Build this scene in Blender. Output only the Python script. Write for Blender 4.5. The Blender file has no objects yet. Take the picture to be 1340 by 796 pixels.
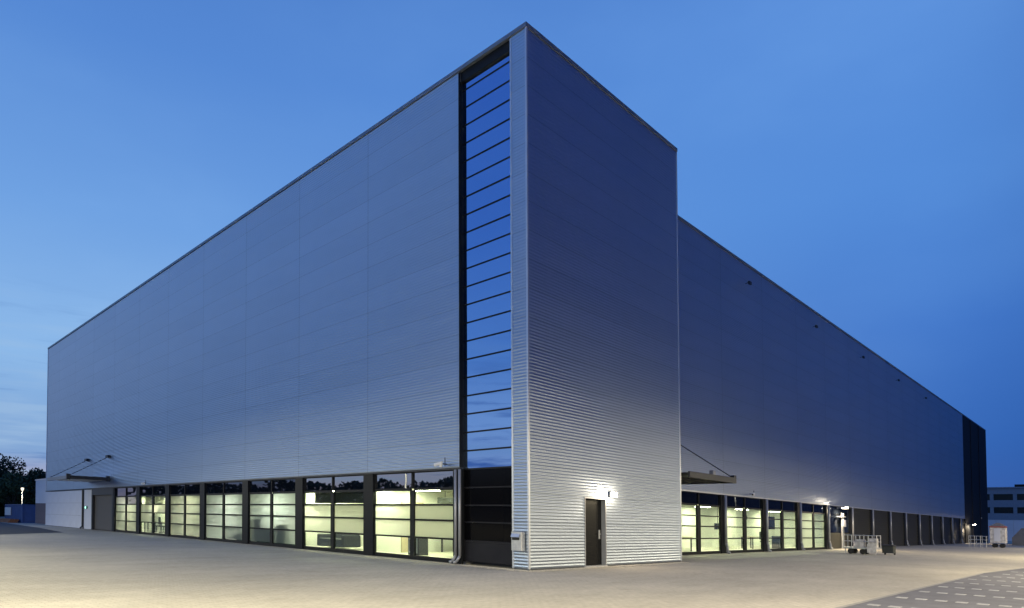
import bpy, math, random
from mathutils import Vector, Matrix
random.seed(7)
R = math.radians
sc = bpy.context.scene
COL = sc.collection

# ------------------------------------------------------------------ camera
SL = -0.0208                      # the yard and the building stand on ground that falls this much per metre
def W(p):
    return Vector((p[0], p[1], p[2] + SL * (p[0] + p[1])))
cam_d = bpy.data.cameras.new('camera'); cam = bpy.data.objects.new('camera', cam_d); COL.objects.link(cam)
yaw, pit, rol = R(43.506), R(1.668), R(-0.2913)
fw = Vector((-math.sin(yaw), math.cos(yaw), 0)); rt = Vector((math.cos(yaw), math.sin(yaw), 0)); up = Vector((0, 0, 1))
fw, up = fw * math.cos(pit) + up * math.sin(pit), up * math.cos(pit) - fw * math.sin(pit)
rt, up = rt * math.cos(rol) + up * math.sin(rol), up * math.cos(rol) - rt * math.sin(rol)
M = Matrix((rt, up, -fw)).transposed().to_4x4(); M.translation = W((12.8803, -14.2833, 1.45))
cam.matrix_world = M
cam_d.sensor_fit = 'HORIZONTAL'; cam_d.sensor_width = 36
cam_d.lens = 861.23 / 1340 * 36
cam_d.shift_y = (656.04 - 398) / 1340
cam_d.clip_start = 0.1; cam_d.clip_end = 6000
sc.camera = cam
sc.view_settings.view_transform = 'Standard'; sc.view_settings.look = 'None'
sc.view_settings.exposure = 0.0; sc.view_settings.gamma = 1.0
sc.cycles.max_bounces = 8; sc.cycles.transparent_max_bounces = 12
sc.cycles.sample_clamp_indirect = 4.0

# ------------------------------------------------------------------ sky: dusk, afterglow to the left
def lin(c):
    return tuple(((v / 255 / 12.92) if v / 255 <= 0.04045 else ((v / 255 + 0.055) / 1.055) ** 2.4) for v in c) + (1.0,)
world = bpy.data.worlds.new('World'); sc.world = world; world.use_nodes = True
nt = world.node_tree; nt.nodes.clear()
def N(t, **kw):
    n = nt.nodes.new(t)
    for k, v in kw.items(): setattr(n, k, v)
    return n
def math_n(op, a, b=None, c=None, clamp=False):
    n = N('ShaderNodeMath', operation=op); n.use_clamp = clamp
    for i, v in enumerate((a, b, c)):
        if v is None: continue
        if isinstance(v, (int, float)): n.inputs[i].default_value = v
        else: nt.links.new(v, n.inputs[i])
    return n.outputs[0]
def ramp_n(fac, stops):
    n = N('ShaderNodeValToRGB'); cr = n.color_ramp; cr.interpolation = 'EASE' if False else 'LINEAR'
    while len(cr.elements) < len(stops): cr.elements.new(0.5)
    for e, (p, c) in zip(cr.elements, stops): e.position = p; e.color = lin(c)
    nt.links.new(fac, n.inputs[0]); return n.outputs[0]
def mix_n(f, a, b, mode='MIX'):
    n = N('ShaderNodeMix', data_type='RGBA', blend_type=mode)
    if isinstance(f, (int, float)): n.inputs[0].default_value = f
    else: nt.links.new(f, n.inputs[0])
    for i, v in ((6, a), (7, b)):
        if isinstance(v, tuple): n.inputs[i].default_value = v
        else: nt.links.new(v, n.inputs[i])
    return n.outputs[2]
geo = N('ShaderNodeTexCoord'); sep = N('ShaderNodeSeparateXYZ'); nt.links.new(geo.outputs['Generated'], sep.inputs[0])
dx, dy, dz = sep.outputs
hl = math_n('SQRT', math_n('ADD', math_n('MULTIPLY', dx, dx), math_n('MULTIPLY', dy, dy)))
hl = math_n('MAXIMUM', hl, 1e-4)
dotg = math_n('DIVIDE', math_n('ADD', math_n('MULTIPLY', dx, -0.85), math_n('MULTIPLY', dy, -0.53)), hl)
az = math_n('MULTIPLY_ADD', dotg, 0.5, 0.5, clamp=True)          # 1 toward the afterglow, 0 away from it
el = math_n('DIVIDE', math_n('ARCTAN2', dz, hl), math.pi / 2, clamp=True)   # 0 horizon .. 1 zenith
d9 = lambda d: d / 90
glow = ramp_n(el, [(d9(0), (190, 166, 172)), (d9(2.5), (168, 162, 186)), (d9(5), (124, 160, 208)), (d9(12), (140, 184, 232)),
                   (d9(22), (112, 162, 226)), (d9(33), (86, 137, 212)), (d9(55), (52, 98, 178)), (d9(90), (38, 76, 150))])
side = ramp_n(el, [(d9(0), (46, 92, 168)), (d9(6), (50, 102, 184)), (d9(14), (62, 116, 200)), (d9(24), (82, 138, 216)),
                   (d9(36), (90, 143, 219)), (d9(60), (52, 98, 180)), (d9(90), (38, 76, 150))])
core = ramp_n(el, [(d9(0), (190, 168, 176)), (d9(2.5), (180, 176, 196)), (d9(5), (172, 194, 228)), (d9(8), (160, 194, 236)),
                   (d9(14), (114, 162, 224)), (d9(22), (92, 142, 216)), (d9(34), (76, 124, 204)), (d9(90), (38, 76, 150))])
anti = ramp_n(el, [(d9(0), (20, 35, 84)), (d9(10), (16, 36, 92)), (d9(25), (18, 42, 108)), (d9(50), (32, 64, 138)), (d9(90), (38, 76, 150))])
def step(a, lo, hi):
    n = N('ShaderNodeMapRange', interpolation_type='SMOOTHSTEP')
    nt.links.new(a, n.inputs[0]); n.inputs[1].default_value = lo; n.inputs[2].default_value = hi
    return n.outputs[0]
skyc = mix_n(step(az, 0.0, 0.34), anti, side)
skyc = mix_n(step(az, 0.22, 0.92), skyc, glow)
skyc = mix_n(step(az, 0.88, 0.98), skyc, core)
# streaky cloud low in the afterglow
cmb = N('ShaderNodeCombineXYZ')
nt.links.new(math_n('MULTIPLY', math_n('ARCTAN2', dy, dx), 2.6), cmb.inputs[0])
nt.links.new(math_n('MULTIPLY', dz, 26.0), cmb.inputs[1])
nz = N('ShaderNodeTexNoise'); nz.inputs['Scale'].default_value = 1.6; nz.inputs['Detail'].default_value = 6; nz.inputs['Roughness'].default_value = 0.55
nt.links.new(cmb.outputs[0], nz.inputs['Vector'])
low = math_n('MULTIPLY', step(el, d9(17), d9(5)), step(az, 0.55, 0.85))
low = math_n('MULTIPLY', math_n('MULTIPLY', math_n('SUBTRACT', 1.0, step(el, d9(5), d9(19))), step(az, 0.5, 0.8)), 1.0)
dark_f = math_n('MULTIPLY', step(nz.outputs[0], 0.5, 0.66), low)
lite_f = math_n('MULTIPLY', step(nz.outputs[0], 0.50, 0.32), low)
skyc = mix_n(math_n('MULTIPLY', dark_f, 1.0), skyc, lin((70, 114, 180)))
skyc = mix_n(math_n('MULTIPLY', lite_f, 0.55), skyc, lin((158, 190, 224)))
nh = N('ShaderNodeTexNoise'); nh.inputs['Scale'].default_value = 2.2; nh.inputs['Detail'].default_value = 5; nh.inputs['Roughness'].default_value = 0.5
mh = N('ShaderNodeMapping'); mh.inputs['Scale'].default_value = (1, 1, 2.2); nt.links.new(geo.outputs['Generated'], mh.inputs[0]); nt.links.new(mh.outputs[0], nh.inputs['Vector'])
skyc = mix_n(math_n('MULTIPLY', step(nh.outputs[0], 0.42, 0.72), 0.42), skyc, mix_n(1.0, skyc, (1.45, 1.28, 1.12, 1), 'MULTIPLY'))
bg = N('ShaderNodeBackground'); nt.links.new(skyc, bg.inputs[0]); bg.inputs[1].default_value = 1.0
out = N('ShaderNodeOutputWorld'); nt.links.new(bg.outputs[0], out.inputs[0])

ADDED_LAMP_W = 5700.0        # yard lamps added out of view
ROOM_E = 92.0         # ceiling lights behind the windows

# ------------------------------------------------------------------ materials
def material(name, base, rough=0.6, metal=0.0, noise=0.0, nscale=3.0, bump=0.0, bscale=40.0, rnd=0.0, spec=0.5, stretch=None):
    m = bpy.data.materials.new(name); m.use_nodes = True
    t = m.node_tree; b = t.nodes['Principled BSDF']
    b.inputs['Base Color'].default_value = (*base, 1); b.inputs['Roughness'].default_value = rough
    b.inputs['Metallic'].default_value = metal; b.inputs['Specular IOR Level'].default_value = spec
    tc = t.nodes.new('ShaderNodeTexCoord'); vec = tc.outputs['Object']
    if stretch:
        mp = t.nodes.new('ShaderNodeMapping'); mp.inputs['Scale'].default_value = stretch
        t.links.new(vec, mp.inputs[0]); vec = mp.outputs[0]
    val = None
    if noise:
        n = t.nodes.new('ShaderNodeTexNoise'); n.inputs['Scale'].default_value = nscale; n.inputs['Detail'].default_value = 5
        t.links.new(vec, n.inputs['Vector'])
        r = t.nodes.new('ShaderNodeMapRange'); r.inputs[1].default_value = 0.3; r.inputs[2].default_value = 0.7
        r.inputs[3].default_value = 1 - noise; r.inputs[4].default_value = 1 + noise
        t.links.new(n.outputs[0], r.inputs[0]); val = r.outputs[0]
    if rnd:
        oi = t.nodes.new('ShaderNodeObjectInfo')
        r = t.nodes.new('ShaderNodeMapRange'); r.inputs[3].default_value = 1 - rnd; r.inputs[4].default_value = 1 + rnd
        t.links.new(oi.outputs['Random'], r.inputs[0])
        if val:
            mu = t.nodes.new('ShaderNodeMath'); mu.operation = 'MULTIPLY'
            t.links.new(val, mu.inputs[0]); t.links.new(r.outputs[0], mu.inputs[1]); val = mu.outputs[0]
        else: val = r.outputs[0]
    if val:
        hs = t.nodes.new('ShaderNodeHueSaturation'); hs.inputs['Color'].default_value = (*base, 1)
        t.links.new(val, hs.inputs['Value']); t.links.new(hs.outputs[0], b.inputs['Base Color'])
    if bump:
        n = t.nodes.new('ShaderNodeTexNoise'); n.inputs['Scale'].default_value = bscale; n.inputs['Detail'].default_value = 4
        t.links.new(tc.outputs['Object'], n.inputs['Vector'])
        bp = t.nodes.new('ShaderNodeBump'); bp.inputs['Strength'].default_value = bump; bp.inputs['Distance'].default_value = 0.02
        t.links.new(n.outputs[0], bp.inputs['Height']); t.links.new(bp.outputs[0], b.inputs['Normal'])
    return m
def emitter(name, col, s):
    m = bpy.data.materials.new(name); m.use_nodes = True; t = m.node_tree; t.nodes.clear()
    e = t.nodes.new('ShaderNodeEmission'); e.inputs[0].default_value = (*col, 1); e.inputs[1].default_value = s
    o = t.nodes.new('ShaderNodeOutputMaterial'); t.links.new(e.outputs[0], o.inputs[0]); return m
def glass(name, tint, refl, kind):
    """kind: clear (thin pane seen through), frost (translucent film), dark (coated, nothing seen behind)"""
    m = bpy.data.materials.new(name); m.use_nodes = True; t = m.node_tree; t.nodes.clear()
    o = t.nodes.new('ShaderNodeOutputMaterial'); mx = t.nodes.new('ShaderNodeMixShader')
    g = t.nodes.new('ShaderNodeBsdfGlossy'); g.inputs['Roughness'].default_value = 0.012; g.inputs[0].default_value = (*tint, 1)
    tc = t.nodes.new('ShaderNodeTexCoord'); n = t.nodes.new('ShaderNodeTexNoise'); n.inputs['Scale'].default_value = 0.9
    t.links.new(tc.outputs['Object'], n.inputs['Vector'])
    bp = t.nodes.new('ShaderNodeBump'); bp.inputs['Strength'].default_value = 0.05; bp.inputs['Distance'].default_value = 0.02
    t.links.new(n.outputs[0], bp.inputs['Height']); t.links.new(bp.outputs[0], g.inputs['Normal'])
    if kind == 'dark':
        a = t.nodes.new('ShaderNodeBsdfDiffuse'); a.inputs[0].default_value = (0.006, 0.008, 0.012, 1); s = a.outputs[0]
    elif kind == 'clear':
        a = t.nodes.new('ShaderNodeBsdfTransparent'); a.inputs[0].default_value = (0.9, 0.94, 0.9, 1); s = a.outputs[0]
    else:
        a = t.nodes.new('ShaderNodeBsdfTranslucent'); a.inputs[0].default_value = (0.86, 0.88, 0.84, 1)
        tr = t.nodes.new('ShaderNodeBsdfTransparent'); tr.inputs[0].default_value = (0.9, 0.92, 0.9, 1)
        m2 = t.nodes.new('ShaderNodeMixShader'); m2.inputs[0].default_value = 0.16
        t.links.new(a.outputs[0], m2.inputs[1]); t.links.new(tr.outputs[0], m2.inputs[2]); s = m2.outputs[0]
    lw = t.nodes.new('ShaderNodeLayerWeight'); pw = t.nodes.new('ShaderNodeMath'); pw.operation = 'POWER'; pw.inputs[1].default_value = 4.0
    t.links.new(lw.outputs['Facing'], pw.inputs[0])
    ma = t.nodes.new('ShaderNodeMath'); ma.operation = 'MULTIPLY_ADD'; ma.inputs[1].default_value = 0.8; ma.inputs[2].default_value = refl; ma.use_clamp = True
    lw.inputs['Blend'].default_value = 0.5
    t.links.new(pw.outputs[0], ma.inputs[0]); t.links.new(ma.outputs[0], mx.inputs[0])
    t.links.new(s, mx.inputs[1]); t.links.new(g.outputs[0], mx.inputs[2]); t.links.new(mx.outputs[0], o.inputs[0]); return m

clad = material('silver_cladding', (0.42, 0.485, 0.585), 0.35, 0.92, noise=0.03, nscale=0.7, rnd=0.025, stretch=(0.6, 0.6, 2))
trim = material('silver_trim', (0.60, 0.62, 0.66), 0.35, 0.6, noise=0.03)
coping_m = material('grey_coping', (0.17, 0.20, 0.25), 0.4, 0.5, noise=0.05)
backing_m = material('dark_backing', (0.08, 0.085, 0.095), 0.8)
plain_m = material('pale_wall_panel', (0.60, 0.62, 0.70), 0.55, 0.2, noise=0.05, nscale=0.8)
frame_m = material('anthracite_frame', (0.010, 0.011, 0.013), 0.45, 0.0, noise=0.1, spec=0.15)
pier_m = material('anthracite_pier', (0.010, 0.011, 0.014), 0.4, 0.0, noise=0.12, nscale=1.5, spec=0.12)
black_m = material('black_panel', (0.008, 0.009, 0.011), 0.6, 0.0, noise=0.15, spec=0.15)
plinth_m = material('dark_plinth', (0.016, 0.016, 0.020), 0.5, 0.0, noise=0.12, spec=0.12)
spandrel_m = material('black_spandrel', (0.003, 0.003, 0.004), 0.12, 0.0, spec=0.08)
louvre_m = material('dark_louvre', (0.040, 0.039, 0.031), 0.5, 0.0, noise=0.1, spec=0.2)
door_m = material('black_door', (0.008, 0.008, 0.008), 0.25, 0.0, noise=0.1, spec=0.15)
reveal_m = material('grey_reveal', (0.30, 0.31, 0.33), 0.5, 0.3, noise=0.04)
steel_m = material('galvanised_steel', (0.46, 0.47, 0.48), 0.45, 0.5, noise=0.12, nscale=8)
pipe_m = material('grey_pipe', (0.30, 0.31, 0.34), 0.4, 0.3, noise=0.06)
dark_metal = material('dark_steel', (0.035, 0.037, 0.042), 0.45, 0.3, noise=0.1)
white_m = material('white_paint', (0.72, 0.72, 0.72), 0.5, 0.0, noise=0.06, nscale=6)
roller_m = material('brown_grey_shutter', (0.085, 0.08, 0.08), 0.55, 0.2, noise=0.06)
roof_m = material('roof_membrane', (0.2, 0.2, 0.21), 0.8, noise=0.1)
grey_white = material('worn_white_paint', (0.50, 0.48, 0.47), 0.6, 0.0, noise=0.35, nscale=5)
red_m = material('red_paint', (0.30, 0.075, 0.065), 0.5, noise=0.06)
blue_m = material('blue_container_paint', (0.035, 0.075, 0.22), 0.5, 0.1, noise=0.12, nscale=2)
wood_m = material('rusty_brown_timber', (0.24, 0.10, 0.045), 0.75, noise=0.25, nscale=4)
gate_m = material('purple_brown_boards', (0.13, 0.10, 0.115), 0.7, noise=0.15)
tarp_m = material('grey_tarpaulin', (0.16, 0.15, 0.15), 0.7, noise=0.15, nscale=2)
office_m = material('pale_concrete', (0.19, 0.20, 0.25), 0.8, noise=0.08)
rubber_m = material('black_rubber', (0.015, 0.015, 0.015), 0.8)
wall_in = material('cream_plaster', (0.74, 0.74, 0.68), 0.8, noise=0.04, nscale=1.5)
floor_in = material('pale_floor', (0.55, 0.54, 0.46), 0.5, noise=0.05)
desk_m = material('beech_desk', (0.5, 0.42, 0.28), 0.5, noise=0.1)
chair_m = material('dark_upholstery', (0.03, 0.035, 0.035), 0.8, noise=0.1)
green_f = material('dark_green_fabric', (0.03, 0.07, 0.055), 0.8, noise=0.1)
screen_m = material('black_screen', (0.012, 0.014, 0.016), 0.25)
poster_g = material('green_picture', (0.08, 0.16, 0.10), 0.6, noise=0.4, nscale=5)
poster_o = material('orange_picture', (0.5, 0.2, 0.08), 0.6, noise=0.2, nscale=5)
leaf_m = material('dark_leaves', (0.035, 0.055, 0.025), 0.7, noise=0.35, nscale=0.8)
leaf_b = material('olive_leaves', (0.06, 0.085, 0.03), 0.7, noise=0.35, nscale=0.8)
bark_m = material('bark', (0.07, 0.055, 0.04), 0.9, noise=0.2)
clear_g = glass('clear_glass', (0.9, 0.93, 1.0), 0.06, 'clear')
frost_g = glass('frosted_glass', (0.9, 0.93, 1.0), 0.02, 'frost')
head_g = glass('dark_header_glass', (0.85, 0.86, 0.9), 0.42, 'dark')
navy_g = glass('dark_navy_header_glass', (0.6, 0.7, 0.9), 0.10, 'dark')
black_g = glass('black_header_glass', (0.4, 0.45, 0.55), 0.02, 'dark')
tower_g = glass('blue_solar_glass', (0.46, 0.65, 1.0), 0.66, 'dark')
lamp_e = emitter('lamp_lens', (1.0, 0.86, 0.62), 40.0)
added_lamp_e = emitter('added_lamp_lens', (1.0, 0.86, 0.6), 22.0)
room_e = emitter('ceiling_light_tube', (0.97, 1.0, 0.63), ROOM_E)
room_cool = emitter('cool_ceiling_light_tube', (0.90, 1.0, 0.80), ROOM_E * 1.7)
room_far = emitter('bright_ceiling_light_tube', (0.97, 1.0, 0.63), ROOM_E * 1.6)
green_e = emitter('green_indicator', (0.25, 1.0, 0.6), 5.0)

# ------------------------------------------------------------------ builders
ORG = {}
class MB:
    def __init__(s, rot=0.0, at=(0, 0, 0)):
        s.v = []; s.f = []; s.mi = []; s.cur = 0; s.c, s.s_ = math.cos(rot), math.sin(rot); s.at = at
    def P(s, p):
        x, y, z = p
        s.v.append((s.at[0] + x * s.c - y * s.s_, s.at[1] + x * s.s_ + y * s.c, s.at[2] + z)); return len(s.v) - 1
    def face(s, ids): s.f.append(ids); s.mi.append(s.cur)
    def quad(s, *ps): s.face([s.P(p) for p in ps])
    def box(s, x0, x1, y0, y1, z0, z1):
        i = [s.P(p) for p in ((x0,y0,z0),(x1,y0,z0),(x1,y1,z0),(x0,y1,z0),(x0,y0,z1),(x1,y0,z1),(x1,y1,z1),(x0,y1,z1))]
        for q in ((0,3,2,1),(4,5,6,7),(0,1,5,4),(1,2,6,5),(2,3,7,6),(3,0,4,7)): s.face([i[k] for k in q])
        return s
    def bev(s, x0, x1, y0, y1, z0, z1, b):
        """box with its vertical edges and top edges chamfered"""
        def ring(z, i):
            return [s.P(p) for p in ((x0+i+b,y0+i,z),(x1-i-b,y0+i,z),(x1-i,y0+i+b,z),(x1-i,y1-i-b,z),(x1-i-b,y1-i,z),(x0+i+b,y1-i,z),(x0+i,y1-i-b,z),(x0+i,y0+i+b,z))]
        r0 = ring(z0, 0); r1 = ring(z1 - b, 0); r2 = ring(z1, b)
        for a, c in ((r0, r1), (r1, r2)):
            for k in range(8): s.face([a[k], a[(k+1) % 8], c[(k+1) % 8], c[k]])
        s.face(r0[::-1]); s.face(r2); return s
    def tube(s, p, q, r, n=8, r2=None, cap=True):
        p, q = Vector(p), Vector(q); d = (q - p).normalized()
        a = d.cross(Vector((0, 0, 1)) if abs(d.z) < 0.9 else Vector((1, 0, 0))).normalized(); b = d.cross(a)
        r2 = r if r2 is None else r2; A = []; B = []
        for k in range(n):
            t = 2 * math.pi * k / n; o = a * math.cos(t) + b * math.sin(t)
            A.append(s.P(p + o * r)); B.append(s.P(q + o * r2))
        for k in range(n): s.face([A[k], B[k], B[(k+1) % n], A[(k+1) % n]])
        if cap: s.face(A); s.face(B[::-1])
        return s
    def path(s, pts, r, n=8):
        for a, b in zip(pts, pts[1:]): s.tube(a, b, r, n)
        return s
    def lathe(s, c, prof, n=12):
        rings = []
        for r, z in prof: rings.append([s.P((c[0] + r * math.cos(2*math.pi*k/n), c[1] + r * math.sin(2*math.pi*k/n), c[2] + z)) for k in range(n)])
        for a, b in zip(rings, rings[1:]):
            for k in range(n): s.face([a[k], a[(k+1) % n], b[(k+1) % n], b[k]])
        s.face(rings[0][::-1]); s.face(rings[-1]); return s
    def build(s, name, mats, org=(0, 0, 0), parent=None, smooth=False):
        o0 = W(org); me = bpy.data.meshes.new(name)
        me.from_pydata([tuple(W(p) - o0) for p in s.v], [], s.f)
        for m in (mats if isinstance(mats, (list, tuple)) else [mats]): me.materials.append(m)
        me.polygons.foreach_set('material_index', s.mi)
        if smooth: me.polygons.foreach_set('use_smooth', [True] * len(s.f))
        me.update(); o = bpy.data.objects.new(name, me); COL.objects.link(o); ORG[o.name] = o0; place(o, o0, parent); return o
def place(o, o0, parent):
    ORG[o.name] = o0
    if parent is not None: o.parent = parent; o.location = o0 - ORG[parent.name]
    else: o.location = o0
def copy(o, org, parent=None):
    c = o.copy(); COL.objects.link(c); c.parent = None; place(c, W(org), parent); return c
def tag(o, label, cat, group=None):
    o['label'] = label; o['category'] = cat
    if group: o['group'] = group
    return o
def thing(name, org, label, cat, group=None):
    o = bpy.data.objects.new(name, None); o.empty_display_size = 0.3; COL.objects.link(o); place(o, W(org), None); return tag(o, label, cat, group)
def kind(o, k): o['kind'] = k; return o
def copy_thing(o, org, label):
    """a thing, its parts and their sub-parts, moved to org"""
    c = o.copy(); COL.objects.link(c); place(c, W(org), None); c['label'] = label
    for ch in o.children:
        d = ch.copy(); COL.objects.link(d); d.parent = c; d.location = ch.location
        for g in ch.children:
            e = g.copy(); COL.objects.link(e); e.parent = d; e.location = g.location
    return c

# ------------------------------------------------------------------ ground
def ground_material():
    m = bpy.data.materials.new('beige_pavers'); m.use_nodes = True; t = m.node_tree; b = t.nodes['Principled BSDF']
    tc = t.nodes.new('ShaderNodeTexCoord')
    br = t.nodes.new('ShaderNodeTexBrick'); br.inputs['Scale'].default_value = 1.0
    br.inputs['Brick Width'].default_value = 0.21; br.inputs['Row Height'].default_value = 0.105; br.inputs['Mortar Size'].default_value = 0.005
    br.inputs['Color1'].default_value = (0.43, 0.395, 0.325, 1); br.inputs['Color2'].default_value = (0.465, 0.427, 0.352, 1)
    br.inputs['Mortar'].default_value = (0.32, 0.29, 0.235, 1); br.inputs['Bias'].default_value = 0.0
    mp = t.nodes.new('ShaderNodeMapping'); mp.inputs['Rotation'].default_value = (0, 0, R(90))
    t.links.new(tc.outputs['Object'], mp.inputs[0]); t.links.new(mp.outputs[0], br.inputs['Vector'])
    def noise(sc_, lo, hi, stretch=(1, 1, 1)):
        mm = t.nodes.new('ShaderNodeMapping'); mm.inputs['Scale'].default_value = stretch
        n = t.nodes.new('ShaderNodeTexNoise'); n.inputs['Scale'].default_value = sc_; n.inputs['Detail'].default_value = 6
        t.links.new(tc.outputs['Object'], mm.inputs[0]); t.links.new(mm.outputs[0], n.inputs['Vector'])
        r = t.nodes.new('ShaderNodeMapRange'); r.inputs[1].default_value = 0.3; r.inputs[2].default_value = 0.7; r.inputs[3].default_value = lo; r.inputs[4].default_value = hi
        t.links.new(n.outputs[0], r.inputs[0]); return r.outputs[0]
    a = noise(0.16, 0.88, 1.09); c = noise(1.3, 0.92, 1.07, (1, 0.5, 1)); d = noise(9, 0.9, 1.08)
    v = a
    for o_ in (c, d):
        mu = t.nodes.new('ShaderNodeMath'); mu.operation = 'MULTIPLY'; t.links.new(v, mu.inputs[0]); t.links.new(o_, mu.inputs[1]); v = mu.outputs[0]
    hs = t.nodes.new('ShaderNodeHueSaturation'); t.links.new(br.outputs[0], hs.inputs['Color']); t.links.new(v, hs.inputs['Value'])
    t.links.new(hs.outputs[0], b.inputs['Base Color']); b.inputs['Roughness'].default_value = 0.85; b.inputs['Specular IOR Level'].default_value = 0.25
    bp = t.nodes.new('ShaderNodeBump'); bp.inputs['Strength'].default_value = 0.5; bp.inputs['Distance'].default_value = 0.004; bp.invert = True
    t.links.new(br.outputs['Fac'], bp.inputs['Height']); t.links.new(bp.outputs[0], b.inputs['Normal']); return m
g = MB(); n = 24
gx = [-1600, -500, -200, -100, -60, -30, -10, 10, 30, 60, 120, 300, 900, 1600]
ids = [[g.P((x, y, 0)) for x in gx] for y in gx]
for j in range(len(gx) - 1):
    for i in range(len(gx) - 1): g.face([ids[j][i], ids[j][i+1], ids[j+1][i+1], ids[j+1][i]])
kind(g.build('ground', ground_material()), 'structure')
dark_ground_m = material('dark_ground', (0.035, 0.038, 0.05), 0.85, noise=0.2, nscale=1.5, bump=0.3)  # dark blue-grey wedge laid flat over the pavers at far left
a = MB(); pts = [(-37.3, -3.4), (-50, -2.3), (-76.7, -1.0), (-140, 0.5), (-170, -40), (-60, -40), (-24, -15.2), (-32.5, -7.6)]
a.face([a.P((x, y, 0.004)) for x, y in pts][::-1]); kind(a.build('dark_ground_patch', dark_ground_m, (-50, -10, 0)), 'structure')
grey_pave = material('grey_pavers', (0.125, 0.125, 0.14), 0.85, noise=0.14, nscale=2.2, bump=0.4, bscale=25)
a = MB(); pts = [(8.92, -40), (70, -40), (70, 110), (18, 110), (12.2, 46), (9.45, 20.03), (8.9, 14.0)]
a.face([a.P((x, y, 0.005)) for x, y in pts]); pave = kind(a.build('grey_paving', grey_pave, (9, 0, 0)), 'structure')
kerb = MB(); kerb.box(8.84, 8.92, -40, 14.0, -0.05, 0.009)
kerb.face([kerb.P(p) for p in ((8.84, 14, 0.009), (8.92, 14, 0.009), (9.47, 20.03, 0.009), (9.39, 20.03, 0.009))])
kerb.build('kerb_edge', material('kerb_stone', (0.27, 0.26, 0.24), 0.85, noise=0.1), (8.9, 0, 0), pave)
wp_m = material('white_paver_stone', (0.33, 0.33, 0.335), 0.8, noise=0.1, nscale=9, rnd=0.12)
first = None
for j in range(-3, 11):
    for i in range(12):
        x = 9.18 + 0.355 * i; y = 1.75 + 2.07 * j + 0.02 * i
        if y > 14 and x < 9.3 + (y - 14) * 0.09: continue
        o0 = (x, y, 0.005)
        if first is None:
            mb = MB(0, o0); mb.bev(-0.1, 0.1, -0.1, 0.1, -0.01, 0.009, 0.004); first = mb.build('white_paver', wp_m, o0, pave)
        else: copy(first, o0, pave)
# loose gravel along the foot of the walls
gm = material('pale_gravel', (0.40, 0.37, 0.31), 0.9, noise=0.3, nscale=30)
a = MB()
def pebble(x, y, s):
    z = s * 0.3; k = random.random() * 6.28; c, q = math.cos(k) * s, math.sin(k) * s
    b = [a.P((x + c, y + q, z)), a.P((x - q, y + c * .8, z)), a.P((x - c, y - q, z)), a.P((x + q, y - c * .8, z))]
    t_ = a.P((x, y, z + s * .7)); d = a.P((x, y, -0.01))
    for k in range(4): a.face([b[k], b[(k+1) % 4], t_]); a.face([b[(k+1) % 4], b[k], d])
for i in range(5200):
    u = random.random() ** 1.5 * 40; w = abs(random.gauss(0, 0.17)); pebble(-u, -0.03 - w, random.uniform(0.012, 0.03))
for i in range(2600):
    u = random.uniform(-0.3, 8.8); w = abs(random.gauss(0, 0.17)); pebble(0.03 + w, u, random.uniform(0.012, 0.03))
for i in range(1200):
    pebble(-2.75 + abs(random.gauss(0, 0.15)), random.uniform(9, 40), random.uniform(0.015, 0.03))
kind(a.build('gravel', gm), 'stuff')

# ------------------------------------------------------------------ the warehouse
H = 16.33; ZC = 3.147; RIB = 0.0967; RIBS = 9; ROW = RIB * RIBS; ROWS = 15; LEN = 59.45; TW = 8.82; WX = -2.81; WE = 84.9; BE = 102.3
B = thing('warehouse', (0, 0, 0), 'huge silver ribbed warehouse with corner tower and lit ground floor windows', 'building')
def ribs_panel(name, p0, axis, length, n, parent, back=False):
    """corrugated sheet, n ribs high, from p0; axis 0: along -x facing -y, axis 1: along +y facing +x"""
    m = MB(); K = 6; rows = []
    L = length - 0.012
    for i in range(n * K + 1):
        z = i * RIB / K - (0.005 if i == n * K else 0); d = 0.0052 * (1 - math.cos(2 * math.pi * i / K))     # 0 .. 10 mm
        if i == n * K: d = -0.0015
        if axis == 0: rows.append((m.P((p0[0] - 0.006, p0[1] - d, p0[2] + z)), m.P((p0[0] - 0.006 - L, p0[1] - d, p0[2] + z))))
        else: rows.append((m.P((p0[0] + d, p0[1] + 0.006 + L, p0[2] + z)), m.P((p0[0] + d, p0[1] + 0.006, p0[2] + z))))
    for a_, b_ in zip(rows, rows[1:]): m.face([a_[0], b_[0], b_[1], a_[1]])
    ob = m.build(name, clad, p0, parent, smooth=True); nn = []
    for i in range(n * K + 1):
        sl = 0.0052 * 2 * math.pi / RIB * math.sin(2 * math.pi * i / K)       # slope of the sheet at this height
        v = Vector((0, -1, -sl)).normalized() if axis == 0 else Vector((1, 0, -sl)).normalized(); nn += [v, v]
    ob.data.normals_split_custom_set_from_vertices(nn); return ob
cache = {}
def panel(p0, axis, length, n, parent):
    k = (axis, round(length, 3), n)
    if k in cache: return copy(cache[k], p0, parent)
    cache[k] = ribs_panel('cladding_panel', p0, axis, length, n, parent); return cache[k]
ZT = ZC + ROWS * ROW
# long facade: backing wall, then sheets
m = MB(); m.box(-LEN, -2.96, 0.02, 0.25, ZC, ZT + 0.1); lf = m.build('long_facade', backing_m, (-30, 0, ZC), B)
seams = [-2.98 - 5.215 * k for k in range(11)] + [-LEN]
for r in range(ROWS):
    for a_, b_ in zip(seams, seams[1:]): panel((a_, 0, ZC + r * ROW), 0, a_ - b_, RIBS, lf)
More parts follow.
